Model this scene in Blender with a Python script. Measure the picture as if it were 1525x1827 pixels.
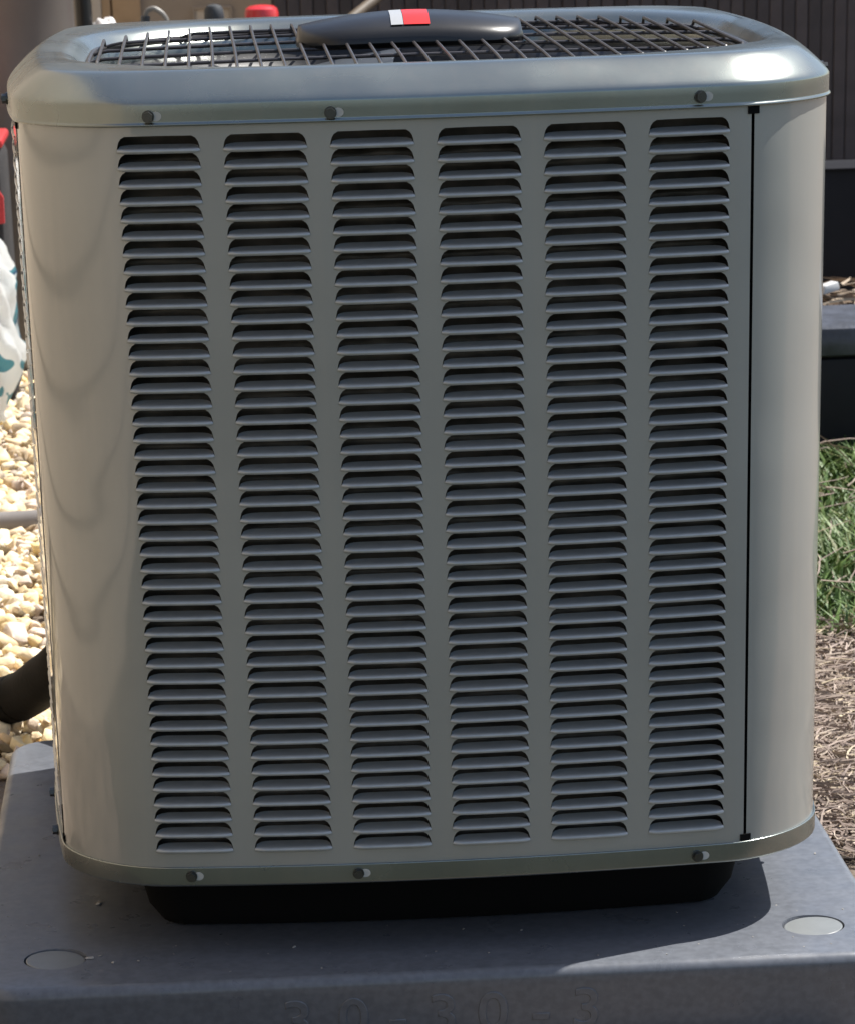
import bpy, bmesh, math, random
import numpy as np
from mathutils import Vector, Matrix

random.seed(7); rng = np.random.default_rng(7)
scene = bpy.context.scene
for o in list(bpy.data.objects): bpy.data.objects.remove(o)
COL = scene.collection

# ------------------------------------------------------------------ camera
cam_d = bpy.data.cameras.new('camera'); cam = bpy.data.objects.new('camera', cam_d); COL.objects.link(cam)
cam_d.sensor_fit = 'HORIZONTAL'; cam_d.sensor_width = 36.0; cam_d.lens = 138.51
cam_d.shift_x = 0.03257; cam_d.shift_y = 0.66071
cam_d.dof.use_dof = True; cam_d.dof.focus_distance = 2.70; cam_d.dof.aperture_fstop = 38
cam_d.clip_start = 0.05; cam_d.clip_end = 500
_r = Vector((0.99788361, -0.05910456, -0.02711003)); _d = Vector((-0.04677029, -0.36273955, -0.93071615)); _f = Vector((0.04517569, 0.93001434, -0.36473619))
cam.matrix_world = Matrix(((_r.x, -_d.x, -_f.x, -0.17085), (_r.y, -_d.y, -_f.y, -2.68311), (_r.z, -_d.z, -_f.z, 1.00519), (0, 0, 0, 1)))
scene.camera = cam
# ------------------------------------------------------------------ sky, sun, exposure
SUN = Vector((0.62, 0.26, 1.0)).normalized()
world = bpy.data.worlds.new('World'); scene.world = world; world.use_nodes = True
wn = world.node_tree; wn.nodes.clear()
sky = wn.nodes.new('ShaderNodeTexSky'); sky.sky_type = 'NISHITA'; sky.sun_disc = False
sky.sun_elevation = math.asin(SUN.z); sky.sun_rotation = math.atan2(SUN.x, SUN.y)
sky.air_density = 1.0; sky.dust_density = 1.2; sky.ozone_density = 1.0
bg = wn.nodes.new('ShaderNodeBackground'); bg.inputs['Strength'].default_value = 0.10
wo = wn.nodes.new('ShaderNodeOutputWorld')
wn.links.new(sky.outputs[0], bg.inputs['Color']); wn.links.new(bg.outputs[0], wo.inputs[0])
sl = bpy.data.lights.new('sun', 'SUN'); sl.energy = 5.0; sl.angle = math.radians(0.53); sl.color = (1.0, 0.965, 0.905)
so = bpy.data.objects.new('sun', sl); COL.objects.link(so)
so.rotation_euler = (-SUN).to_track_quat('-Z', 'Y').to_euler(); so.location = SUN * 20
scene.view_settings.view_transform = 'Standard'; scene.view_settings.look = 'None'
scene.view_settings.gamma = 1.0; scene.view_settings.use_curve_mapping = False
scene.view_settings.exposure = 0.72

# ------------------------------------------------------------------ helpers
def mat(name, col, rough=0.5, metal=0.0, spec=0.5, coat=0.0, noise=None, bump=None, island=None, rnoise=None):
    """noise=(scale, amount, detail) value variation; bump=(scale,strength,distance); island=[colours] per-piece colour; rnoise=(scale,amt)"""
    m = bpy.data.materials.new(name); m.use_nodes = True
    nt = m.node_tree; b = nt.nodes['Principled BSDF']
    b.inputs['Roughness'].default_value = rough; b.inputs['Metallic'].default_value = metal
    b.inputs['Specular IOR Level'].default_value = spec; b.inputs['Coat Weight'].default_value = coat; b.inputs['Coat Roughness'].default_value = 0.15
    tc = nt.nodes.new('ShaderNodeTexCoord')
    src = None
    if island:
        g = nt.nodes.new('ShaderNodeNewGeometry'); cr = nt.nodes.new('ShaderNodeValToRGB'); cr.color_ramp.interpolation = 'LINEAR'
        els = cr.color_ramp.elements
        while len(els) < len(island): els.new(0.5)
        for i, c in enumerate(island):
            els[i].position = i / (len(island) - 1); els[i].color = (*c, 1)
        nt.links.new(g.outputs['Random Per Island'], cr.inputs[0]); src = cr.outputs[0]
    if noise:
        n = nt.nodes.new('ShaderNodeTexNoise'); n.inputs['Scale'].default_value = noise[0]; n.inputs['Detail'].default_value = noise[2]
        nt.links.new(tc.outputs['Object'], n.inputs['Vector'])
        mr = nt.nodes.new('ShaderNodeMapRange'); mr.interpolation_type = 'SMOOTHERSTEP'; mr.inputs['From Min'].default_value = 0.2; mr.inputs['From Max'].default_value = 0.8
        mr.inputs['To Min'].default_value = 1 - noise[1]; mr.inputs['To Max'].default_value = 1 + noise[1]
        nt.links.new(n.outputs['Fac'], mr.inputs['Value'])
        mx = nt.nodes.new('ShaderNodeMix'); mx.data_type = 'RGBA'; mx.blend_type = 'MULTIPLY'; mx.inputs['Factor'].default_value = 1
        if src: nt.links.new(src, mx.inputs['A'])
        else: mx.inputs['A'].default_value = (*col, 1)
        nt.links.new(mr.outputs[0], mx.inputs['B']); src = mx.outputs['Result']
    if src: nt.links.new(src, b.inputs['Base Color'])
    else: b.inputs['Base Color'].default_value = (*col, 1)
    if rnoise:
        n = nt.nodes.new('ShaderNodeTexNoise'); n.inputs['Scale'].default_value = rnoise[0]; n.inputs['Detail'].default_value = 4
        nt.links.new(tc.outputs['Object'], n.inputs['Vector'])
        mr = nt.nodes.new('ShaderNodeMapRange'); mr.interpolation_type = 'SMOOTHERSTEP'; mr.inputs['From Min'].default_value = 0.2; mr.inputs['From Max'].default_value = 0.8
        mr.inputs['To Min'].default_value = rough - rnoise[1]; mr.inputs['To Max'].default_value = rough + rnoise[1]
        nt.links.new(n.outputs['Fac'], mr.inputs['Value']); nt.links.new(mr.outputs[0], b.inputs['Roughness'])
    if bump:
        n = nt.nodes.new('ShaderNodeTexNoise'); n.inputs['Scale'].default_value = bump[0]; n.inputs['Detail'].default_value = 3
        nt.links.new(tc.outputs['Object'], n.inputs['Vector'])
        bp = nt.nodes.new('ShaderNodeBump'); bp.inputs['Strength'].default_value = bump[1]; bp.inputs['Distance'].default_value = bump[2]
        nt.links.new(n.outputs['Fac'], bp.inputs['Height']); nt.links.new(bp.outputs[0], b.inputs['Normal'])
    return m

def tag(o, label=None, cat=None, group=None, kind=None):
    if label: o['label'] = label
    if cat: o['category'] = cat
    if group: o['group'] = group
    if kind: o['kind'] = kind
    return o
def empty(name, loc=(0, 0, 0)):
    o = bpy.data.objects.new(name, None); COL.objects.link(o); o.location = loc; o.empty_display_size = 0.05
    return o
def link(name, me, parent=None):
    o = bpy.data.objects.new(name, me); COL.objects.link(o)
    if parent:
        o.parent = parent
        o.matrix_parent_inverse = parent.matrix_basis.inverted() if parent.matrix_basis != Matrix() else Matrix()
    return o
def mesh(name, V, F, m, parent=None, smooth=True, normals=None, sharp=None):
    me = bpy.data.meshes.new(name); me.from_pydata([tuple(v) for v in V], [], F); me.materials.append(m)
    me.polygons.foreach_set('use_smooth', [smooth] * len(me.polygons))
    if normals is not None: me.normals_split_custom_set_from_vertices([tuple(n) for n in normals])
    elif sharp is not None: me.set_sharp_from_angle(angle=math.radians(sharp))
    me.update()
    return link(name, me, parent)
class MB:
    """collects simple shapes into one mesh"""
    def __init__(s): s.V = []; s.F = []
    def add(s, V, F):
        k = len(s.V); s.V += [tuple(v) for v in V]; s.F += [tuple(i + k for i in f) for f in F]
    def box(s, x0, x1, y0, y1, z0, z1, bev=0.0):
        bm = bmesh.new(); bmesh.ops.create_cube(bm, size=1)
        for v in bm.verts: v.co = ((x0 + x1) / 2 + v.co.x * (x1 - x0), (y0 + y1) / 2 + v.co.y * (y1 - y0), (z0 + z1) / 2 + v.co.z * (z1 - z0))
        if bev: bmesh.ops.bevel(bm, geom=list(bm.edges), offset=bev, segments=2, affect='EDGES', profile=0.5)
        s.bm(bm)
    def bm(s, bm):
        bm.verts.index_update(); s.add([v.co for v in bm.verts], [[v.index for v in f.verts] for f in bm.faces]); bm.free()
    def tube(s, pts, r, n=8, caps=True):
        pts = [Vector(p) for p in pts]; rs = r if isinstance(r, (list, tuple)) else [r] * len(pts)
        V = []; F = []; up = None
        for i, p in enumerate(pts):
            t = (pts[min(i + 1, len(pts) - 1)] - pts[max(i - 1, 0)]).normalized()
            if up is None:
                up = Vector((0, 0, 1)) if abs(t.z) < 0.9 else Vector((1, 0, 0))
            a = t.cross(up).normalized(); up = a.cross(t).normalized()
            for k in range(n):
                th = 2 * math.pi * k / n; V.append(p + rs[i] * (math.cos(th) * a + math.sin(th) * up))
        for i in range(len(pts) - 1):
            for k in range(n):
                F.append((i * n + k, i * n + (k + 1) % n, (i + 1) * n + (k + 1) % n, (i + 1) * n + k))
        if caps: F.append(tuple(range(n))[::-1]); F.append(tuple(range((len(pts) - 1) * n, len(pts) * n)))
        s.add(V, F)
    def lathe(s, prof, n=24, c=(0, 0, 0)):
        V = []; F = []
        for r, z in prof:
            for k in range(n):
                th = 2 * math.pi * k / n; V.append((c[0] + r * math.cos(th), c[1] + r * math.sin(th), c[2] + z))
        for i in range(len(prof) - 1):
            for k in range(n): F.append((i * n + k, i * n + (k + 1) % n, (i + 1) * n + (k + 1) % n, (i + 1) * n + k))
        F.append(tuple(range(n))[::-1]); F.append(tuple(range((len(prof) - 1) * n, len(prof) * n)))
        s.add(V, F)
    def build(s, name, m, parent=None, smooth=True, sharp=35): return mesh(name, s.V, s.F, m, parent, smooth, None, sharp)

def smooth_pts(pts, k=8):
    """Catmull-Rom through points"""
    P = [Vector(p) for p in pts]; P = [2 * P[0] - P[1]] + P + [2 * P[-1] - P[-2]]; out = []
    for i in range(1, len(P) - 2):
        for j in range(k):
            t = j / k; a, b, c, d = P[i - 1:i + 3]
            out.append(0.5 * ((2 * b) + (-a + c) * t + (2 * a - 5 * b + 4 * c - d) * t * t + (-a + 3 * b - 3 * c + d) * t ** 3))
    out.append(P[-2]); return out

# ------------------------------------------------------------------ materials
M = {}
def sheet_metal(name, col, rough, metal, coat):
    m = mat(name, col, rough, metal, 0.5, coat=coat, noise=(5, 0.07, 6), rnoise=(9, 0.06))
    nt = m.node_tree; b = nt.nodes['Principled BSDF']; b.inputs['Coat Roughness'].default_value = 0.07; b.inputs['Coat IOR'].default_value = 1.7
    tc = nt.nodes.new('ShaderNodeTexCoord'); old = b.inputs['Base Color'].links[0].from_socket
    # rain and dust streaks: noise drawn out along the height, dulling and greying the paint a little
    mp = nt.nodes.new('ShaderNodeMapping'); mp.inputs['Scale'].default_value = (75, 75, 2.2); nt.links.new(tc.outputs['Object'], mp.inputs['Vector'])
    ns = nt.nodes.new('ShaderNodeTexNoise'); ns.inputs['Scale'].default_value = 1; ns.inputs['Detail'].default_value = 5; nt.links.new(mp.outputs[0], ns.inputs['Vector'])
    mr = nt.nodes.new('ShaderNodeMapRange'); mr.interpolation_type = 'SMOOTHERSTEP'; mr.inputs['From Min'].default_value = .42; mr.inputs['From Max'].default_value = .80; mr.inputs['To Max'].default_value = .22; nt.links.new(ns.outputs['Fac'], mr.inputs['Value'])
    nd = nt.nodes.new('ShaderNodeTexNoise'); nd.inputs['Scale'].default_value = 260; nd.inputs['Detail'].default_value = 2; nt.links.new(tc.outputs['Object'], nd.inputs['Vector'])
    md = nt.nodes.new('ShaderNodeMapRange'); md.inputs['From Min'].default_value = .66; md.inputs['From Max'].default_value = .80; md.inputs['To Max'].default_value = .30; nt.links.new(nd.outputs['Fac'], md.inputs['Value'])
    ad = nt.nodes.new('ShaderNodeMath'); ad.operation = 'ADD'; nt.links.new(mr.outputs[0], ad.inputs[0]); nt.links.new(md.outputs[0], ad.inputs[1])
    mx = nt.nodes.new('ShaderNodeMix'); mx.data_type = 'RGBA'; nt.links.new(ad.outputs[0], mx.inputs['Factor']); nt.links.new(old, mx.inputs['A']); mx.inputs['B'].default_value = (.36, .34, .30, 1); nt.links.new(mx.outputs['Result'], b.inputs['Base Color'])
    # slight waviness of the sheet and fine orange peel
    n1 = nt.nodes.new('ShaderNodeTexNoise'); n1.inputs['Scale'].default_value = 9; n1.inputs['Detail'].default_value = 1; nt.links.new(tc.outputs['Object'], n1.inputs['Vector'])
    b1 = nt.nodes.new('ShaderNodeBump'); b1.inputs['Strength'].default_value = .55; b1.inputs['Distance'].default_value = .0035; nt.links.new(n1.outputs['Fac'], b1.inputs['Height'])
    n2 = nt.nodes.new('ShaderNodeTexNoise'); n2.inputs['Scale'].default_value = 700; n2.inputs['Detail'].default_value = 2; nt.links.new(tc.outputs['Object'], n2.inputs['Vector'])
    b2 = nt.nodes.new('ShaderNodeBump'); b2.inputs['Strength'].default_value = .05; b2.inputs['Distance'].default_value = .0005; nt.links.new(n2.outputs['Fac'], b2.inputs['Height']); nt.links.new(b1.outputs[0], b2.inputs['Normal'])
    nt.links.new(b2.outputs[0], b.inputs['Normal']); nt.links.new(b1.outputs[0], b.inputs['Coat Normal'])
    return m
M['paint'] = sheet_metal('grey_paint', (0.306, 0.309, 0.288), 0.34, 0.12, 1.0)
M['cap'] = sheet_metal('grey_gloss_paint', (0.262, 0.285, 0.268), 0.27, 0.86, 0.12)
M['louver'] = mat('louver_skylit_paint', (0.37, 0.39, 0.39), 0.34, 0.15, 0.5, coat=0.6, noise=(40, 0.12, 5), rnoise=(30, 0.08))  # panel paint made lighter and cooler, skylight on the louvres put into the colour
M['pad'] = None
M['wire'] = mat('wire_black', (0.050, 0.045, 0.045), 0.33, 0.0, 0.5, noise=(60, 0.2, 3))
M['black'] = mat('black_plastic', (0.013, 0.013, 0.014), 0.34, 0, 0.5, noise=(40, 0.15, 3), bump=(500, 0.05, 0.0005))
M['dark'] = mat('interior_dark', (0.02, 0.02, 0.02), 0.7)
M['gap'] = mat('gap_black', (0.006, 0.006, 0.006), 0.9, 0, 0.1)
M['screw'] = mat('zinc_screw', (0.10, 0.10, 0.095), 0.32, 0.9, 0.5)
M['slot'] = mat('bare_slot', (0.45, 0.45, 0.42), 0.5)
M['red'] = mat('red_badge', (0.62, 0.025, 0.02), 0.35, 0, 0.5)
M['white'] = mat('white_badge', (0.36, 0.37, 0.38), 0.35)
M['blade'] = mat('fan_aluminium', (0.10, 0.105, 0.11), 0.4, 0.6, 0.5, noise=(20, 0.12, 4))

# ------------------------------------------------------------------ plan outline of the cabinet (rounded square with bowed sides)
X0, X1, Y0, Y1, BOW = -0.3149, 0.3263, -0.003, 0.6403, 0.0255
def outline(inset=0.0, R=0.082, nc=12, ns=16, x0=X0, x1=X1, y0=Y0, y1=Y1, bow=BOW):
    P = []
    cs = ((x1 - R, y0 + R, -90), (x1 - R, y1 - R, 0), (x0 + R, y1 - R, 90), (x0 + R, y0 + R, 180))
    st = ((x0 + R, y0), (x1, y0 + R), (x1 - R, y1), (x0, y1 - R))
    en = ((x1 - R, y0), (x1, y1 - R), (x0 + R, y1), (x0, y0 + R))
    for k in range(4):
        for i in range(ns): t = i / ns; P.append((st[k][0] + (en[k][0] - st[k][0]) * t, st[k][1] + (en[k][1] - st[k][1]) * t))
        cx, cy, a0 = cs[k]
        for i in range(nc): a = math.radians(a0 + 90 * i / nc); P.append((cx + R * math.cos(a), cy + R * math.sin(a)))
    P = np.array(P); cxm, cym, hx, hy = (x0 + x1) / 2, (y0 + y1) / 2, (x1 - x0) / 2, (y1 - y0) / 2
    u = (P[:, 0] - cxm) / hx; v = (P[:, 1] - cym) / hy
    Q = P.copy(); Q[:, 1] += bow * (1 - u ** 2) * np.clip(v, -1, 1); Q[:, 0] += bow * (1 - v ** 2) * np.clip(u, -1, 1)
    T = np.roll(Q, -1, 0) - np.roll(Q, 1, 0); N = np.stack([T[:, 1], -T[:, 0]], 1); N /= np.linalg.norm(N, axis=1)[:, None]
    return Q - N * inset, N
class Path:
    """arc-length path round the cabinet; s=0 at the front middle, s grows to the right"""
    def __init__(self, inset):
        Q, N = outline(inset, nc=40, ns=80)
        i0 = int(np.argmin(np.abs(Q[:, 0]) + 100 * (Q[:, 1] > 0.1))); self.Q = np.roll(Q, -i0, 0); self.N = np.roll(N, -i0, 0)
        self.Q = np.vstack([self.Q, self.Q[:1]]); self.N = np.vstack([self.N, self.N[:1]])
        self.S = np.concatenate([[0], np.cumsum(np.linalg.norm(np.diff(self.Q, axis=0), axis=1))]); self.L = self.S[-1]
    def at(self, s):
        s = s % self.L
        return (np.array([np.interp(s, self.S, self.Q[:, 0]), np.interp(s, self.S, self.Q[:, 1])]),
                np.array([np.interp(s, self.S, self.N[:, 0]), np.interp(s, self.S, self.N[:, 1])]))
    def find(self, fn, lo, hi):
        """s in [lo,hi] where fn(x,y) crosses zero"""
        a, b = lo, hi; fa = fn(*self.at(a)[0])
        for _ in range(50):
            m = (a + b) / 2; fm = fn(*self.at(m)[0])
            if (fm > 0) == (fa > 0): a = m
            else: b = m
        return (a + b) / 2
path = Path(0.003)
HW, PITCH, NR, CP = 0.0656 / 2, 0.0133425, 44, 0.0836
ZROW = [0.4599 - (i - 21.5) * PITCH for i in range(NR)]            # bottom of every slot
ZP0, ZP1 = 0.1545, 0.7700                                           # panel bottom and top (behind rim and cap)
HOLE = [(-HW, 0), (0, 0), (HW, 0), (HW - .0005, .003), (HW - .0014, .006), (HW - .0032, .0086), (HW - .0062, .0104), (0, .0106),
        (-HW + .0062, .0104), (-HW + .0032, .0086), (-HW + .0014, .006), (-HW + .0005, .003)]
CWD = HW + 0.004; ZL = -0.0016; ZH = ZL + PITCH
CELL = [(-CWD, ZL), (0, ZL), (CWD, ZL), (CWD, .003), (CWD, .006), (CWD, .0086), (CWD, ZH), (0, ZH), (-CWD, ZH), (-CWD, .0086), (-CWD, .006), (-CWD, .003)]
def panel_sheet(name, sA, sB, cols, parent):
    V = []; N = []; F = []
    def pt(s, z):
        p, n = path.at(s); V.append((p[0], p[1], z)); N.append((n[0], n[1], 0)); return len(V) - 1
    def strip(a, b, z0, z1, step=0.006):
        k = max(1, int(math.ceil((b - a) / step))); lo = [pt(a + (b - a) * i / k, z0) for i in range(k + 1)]; hi = [pt(a + (b - a) * i / k, z1) for i in range(k + 1)]
        for i in range(k): F.append((lo[i], lo[i + 1], hi[i + 1], hi[i]))
    cur = sA
    for c in cols:
        strip(cur, c - CWD, ZP0, ZP1); cur = c + CWD
        strip(c - CWD, c + CWD, ZP0, ZROW[-1] + ZL, 0.02); strip(c - CWD, c + CWD, ZROW[0] + ZH, ZP1, 0.02)
        for zb in ZROW:
            h = [pt(c + x, zb + z) for x, z in HOLE]; r = [pt(c + x, zb + z) for x, z in CELL]; k = len(h)
            for i in range(k): F.append((r[i], r[(i + 1) % k], h[(i + 1) % k], h[i]))
    strip(cur, sB, ZP0, ZP1)
    return mesh(name, V, F, M['paint'], parent, True, N)
def louver_geo():
    """one pressed louvre: a lip that swells out of the sheet and a tongue that leans in behind the slot; x along, y inwards, z up, 0 at slot bottom"""
    prof = [(-.0003, -.0029), (-.0020, -.0022), (-.0029, -.0010), (-.0023, .0003), (-.0004, .0010), (.0022, .0014), (.0052, .0019), (.0085, .0026), (.0115, .0036)]
    nx = 15; V = []; F = []
    for i in range(nx):
        u = -1 + 2 * i / (nx - 1); u = math.copysign(abs(u) ** 0.75, u); a = max(0.0, 1 - abs(u) ** 9)
        for k, (y, z) in enumerate(prof):
            w = HW * (1 - 0.022 * max(0, k - 3) / 2)
            if k <= 3: V.append((u * w, y * a - .0003, z * (0.35 + 0.65 * a) - .0006 * (1 - a)))
            else: V.append((u * w, y * (0.45 + 0.55 * a) - .0003 * (k < 5), z * (0.75 + 0.25 * a)))
    n = len(prof)
    for i in range(nx - 1):
        for k in range(n - 1): F.append((i * n + k, (i + 1) * n + k, (i + 1) * n + k + 1, i * n + k + 1))
    return V, F
LV, LF = louver_geo()
lou_me = bpy.data.meshes.new('louver'); lou_me.from_pydata(LV, [], LF); lou_me.materials.append(M['louver']); lou_me.polygons.foreach_set('use_smooth', [True] * len(LF))

# ================================================================== ground
def noise2(x, y): return math.sin(x * 3.1 + 1.3) * math.cos(y * 2.7 - .4) * .5 + math.sin(x * 7.7 - y * 5.3) * .25
M['soil'] = mat('soil', (0.13, 0.10, 0.075), 0.95, noise=(11, 0.4, 8), bump=(60, 0.6, 0.02))
mb = MB(); k = 40.0; mb.add([(-k, -k, 0), (k, -k, 0), (k, k, 0), (-k, k, 0)], [(0, 1, 2, 3)])
tag(mb.build('ground', M['soil']), kind='structure')
M['low_bounce_turf'] = mat('low_bounce_turf', (0.024, 0.028, 0.017), 0.9, noise=(16, 0.35, 8), bump=(120, 0.7, 0.02))
mb = MB(); mb.add([(-k, -k, .004), (k, -k, .004), (k, -.22, .004), (-k, -.22, .004)], [(0, 1, 2, 3)])
tag(mb.build('lawn', M['low_bounce_turf']), kind='structure')  # unseen lawn added in front, kept dark to cut bounce onto the panel

# ================================================================== equipment pad
pad_m = mat('pad_plastic', (0.124, 0.133, 0.152), 0.34, 0, 0.5, noise=(150, 0.13, 6), bump=(260, 0.06, 0.0006), rnoise=(30, .08))
PX0, PX1, PY0, PY1, PZ = -0.4057, 0.3853, -0.079, 0.7158, 0.0762
def rrect(x0, x1, y0, y1, r, n=6):
    out = []
    for cx, cy, a0 in ((x1 - r, y0 + r, -90), (x1 - r, y1 - r, 0), (x0 + r, y1 - r, 90), (x0 + r, y0 + r, 180)):
        for i in range(n + 1): a = math.radians(a0 + 90 * i / n); out.append((cx + r * math.cos(a), cy + r * math.sin(a)))
    return out
def pad_mesh():
    rings = []
    prof = [(0.010, 0.0), (0.0085, 0.012)] + [(0.013 * (1 - math.sin(t)) - 0.0005, PZ - 0.013 + 0.013 * math.cos(math.pi / 2 - t) if False else PZ - 0.013 * (1 - math.sin(math.pi / 2 - math.acos(max(-1, min(1, math.cos(t))))))) for t in ()]
    prof += [(0.0005, 0.060)]
    for i in range(7):
        t = math.pi / 2 * i / 6; prof.append((0.0095 * (1 - math.cos(t)) - 0.001, PZ - 0.0095 + 0.0095 * math.sin(t)))
    V = []; F = []; n = None
    for ins, z in prof:
        P = rrect(PX0 + ins, PX1 - ins, PY0 + ins, PY1 - ins, 0.045 - max(ins, 0)); n = len(P); V += [(x, y, z) for x, y in P]
    for j in range(len(prof) - 1):
        for i in range(n): F.append((j * n + i, j * n + (i + 1) % n, (j + 1) * n + (i + 1) % n, (j + 1) * n + i))
    F.append(tuple(range((len(prof) - 1) * n, len(prof) * n))); F.append(tuple(range(n))[::-1])
    return V, F
def boolean_cut(V, F, cutV, cutF):
    a = bpy.data.meshes.new('a'); a.from_pydata(V, [], F); b = bpy.data.meshes.new('b'); b.from_pydata(cutV, [], cutF)
    oa = bpy.data.objects.new('a', a); ob = bpy.data.objects.new('b', b); COL.objects.link(oa); COL.objects.link(ob)
    md = oa.modifiers.new('cut', 'BOOLEAN'); md.object = ob; md.operation = 'DIFFERENCE'; md.solver = 'EXACT'
    dg = bpy.context.evaluated_depsgraph_get(); me = bpy.data.meshes.new_from_object(oa.evaluated_get(dg))
    bpy.data.objects.remove(oa); bpy.data.objects.remove(ob); return me
DIM = [(-0.3335, -0.0005), (0.3225, -0.0005)]
cut = MB()
for x, y in DIM: cut.lathe([(0.0264, -0.007), (0.0272, 0.0), (0.0275, 0.01)], 40, (x, y, PZ))
pv, pf = pad_mesh(); pme = boolean_cut(pv, pf, cut.V, cut.F); pme.materials.clear(); pme.materials.append(pad_m)
pme.polygons.foreach_set('use_smooth', [True] * len(pme.polygons)); pme.set_sharp_from_angle(angle=math.radians(28))
pad = tag(link('equipment_pad', pme), 'grey plastic equipment pad under the air conditioner with moulded numerals', 'equipment pad')
disc_m = mat('pad_disc', (0.20, 0.21, 0.21), 0.36, 0, 0.5, noise=(60, 0.05, 4))
for x, y in DIM:
    mb = MB(); mb.lathe([(0.0254, -0.0068), (0.0254, -0.0018), (0.0246, -0.0011), (0.02, -0.0009)], 36, (x, y, PZ)); mb.V = [(a_, b_, c_ + (a_ - x) * (-.05 if x < 0 else .045)) for a_, b_, c_ in mb.V]; mb.build('plug_disc', disc_m, pad)
def text_mesh(s, size, ext, bev):
    c = bpy.data.curves.new('t', 'FONT'); c.body = s; c.size = size; c.extrude = ext; c.bevel_depth = bev; c.bevel_resolution = 1; c.align_x = 'CENTER'; c.space_character = 1.78
    o = bpy.data.objects.new('t', c); COL.objects.link(o); dg = bpy.context.evaluated_depsgraph_get()
    me = bpy.data.meshes.new_from_object(o.evaluated_get(dg)); bpy.data.objects.remove(o); return me
for ch, cx_ in zip('30-30-3', (-.129, -.0815, -.0442, -.0055, .0365, .0772, .116)):
    tm = text_mesh(ch, 0.054, 0.0003, 0.0007); tm.materials.clear(); tm.materials.append(pad_m)
    to = link('raised_numeral' if ch != '-' else 'raised_dash', tm, pad); to.rotation_euler = (math.radians(99.5), 0, 0); to.location = (cx_, PY0 + 0.0074, 0.019)

# ================================================================== air conditioner
ac = tag(empty('air_conditioner', (0, 0.32, PZ)), 'grey air conditioner condenser with louvred panels standing on the plastic pad', 'air conditioner')
AO = Vector((0, 0.32, PZ))
def ring_loft(rings, F, V, close=True):
    n = len(rings[0]); k = len(V)
    for r in rings: V += r
    for j in range(len(rings) - 1):
        for i in range(n): F.append((k + j * n + i, k + j * n + (i + 1) % n, k + (j + 1) * n + (i + 1) % n, k + (j + 1) * n + i))
def oring(inset, z, **kw):
    Q, _ = outline(inset, **kw); return [(x, y, z) for x, y in Q]
# --- top cap with the fan opening
OPX0, OPX1, OPY0, OPY1, OPR = -0.262, 0.288, 0.060, 0.585, 0.165
def opening(inset, z): return oring(inset, z, R=OPR, x0=OPX0, x1=OPX1, y0=OPY0, y1=OPY1, bow=0.012)
ZT, ZC = 0.8038, 0.7644
V = []; F = []; rings = [oring(0.006, ZC + .004), oring(0.0025, ZC), oring(0.0004, ZC + .0002), oring(-0.0003, ZC + .0009), oring(-0.0002, ZC + .0017), oring(0.0007, ZC + .0026), oring(0.001, ZC + .0030)]
for ins, dz in ((.0010, .0036), (.0010, .0100), (.0010, .0160), (.00115, .0172), (.0022, .0190), (.0042, .0213), (.0066, .0237), (.0100, .0269), (.0140, .0304), (.0184, .0338), (.0222, .0364), (.0252, .0382), (.0275, .0392)): rings.append(oring(ins, ZC + dz))
rings.append(oring(0.031, ZT + .0006))
rings += [opening(-0.018, ZT - .0004), opening(-0.012, ZT - .0022), opening(-0.007, ZT - .0052), opening(-0.003, ZT - .0098), opening(0.001, ZT - .0132), opening(0.005, ZT - .0142), opening(0.008, ZT - .017), opening(0.008, ZT - .03)]
ring_loft(rings, F, V); mesh('top_cap', V, F, M['cap'], ac, True, None, 60)
# --- base pan: rim, drain basin, feet
V = []; F = []
ring_loft([oring(0.006, .156), oring(0.0026, .158), oring(0.0011, .1579), oring(0.0008, .1575), oring(0.0008, .1570), oring(0.0008, .1430), oring(0.0009, .1424), oring(0.0014, .1412), oring(0.003, .1405), oring(0.034, .1400)], F, V)
mesh('base_pan', V, F, M['cap'], ac, True, None, 50)
V = []; F = []; ring_loft([oring(0.030, .1415), oring(0.060, .1395), oring(0.068, .120), oring(0.074, .095), oring(0.086, .0785)], F, V)  # basin coloured near-black to carry the deep shade under the rim
n = len(outline()[0]); F.append(tuple(range(len(V) - n, len(V)))[::-1]); mesh('drain_basin', V, F, M['gap'], ac, True, None, 50)
for fx, fy in ((-.18, .17), (.19, .17), (-.18, .48), (.19, .48)):
    mb = MB(); mb.lathe([(.03, 0.0), (.031, .001), (.028, .0024)], 20, (fx, fy, PZ)); mb.build('foot', M['black'], ac)
# --- louvred panels
def sx(x): return path.find(lambda px, py: px - x, -0.24, 0.24) if abs(x) < .24 else None
s_left_end = -0.366
s_seam = path.find(lambda px, py: px - 0.2593, 0.15, 0.285)
fp = panel_sheet('front_panel', s_left_end, s_seam, [sx((c - 2.5) * CP) for c in range(6)], ac)
for c in range(6):
    p, nrm = path.at(sx((c - 2.5) * CP)); ang = math.atan2(nrm[1], nrm[0]) + math.pi / 2
    for zb in ZROW:
        o = bpy.data.objects.new('louver', lou_me); COL.objects.link(o); o.parent = fp
        o.location = (p[0], p[1], zb + random.uniform(-.00012, .00012)); o.rotation_euler = (random.uniform(-.035, .035), random.uniform(-.003, .003), ang)
        o.matrix_parent_inverse = (Matrix.Translation(AO)).inverted() if False else Matrix()
L4 = path.L
s_rb = path.find(lambda px, py: py - 0.545, 0.5, 0.95)
s_lb = path.find(lambda px, py: py - 0.545, L4 - 0.95, L4 - 0.5)
s_rc = path.find(lambda px, py: py - 0.32, 0.4, 0.8); s_lc = L4 - path.find(lambda px, py: py - 0.32, 0.4, 0.8)
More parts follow.
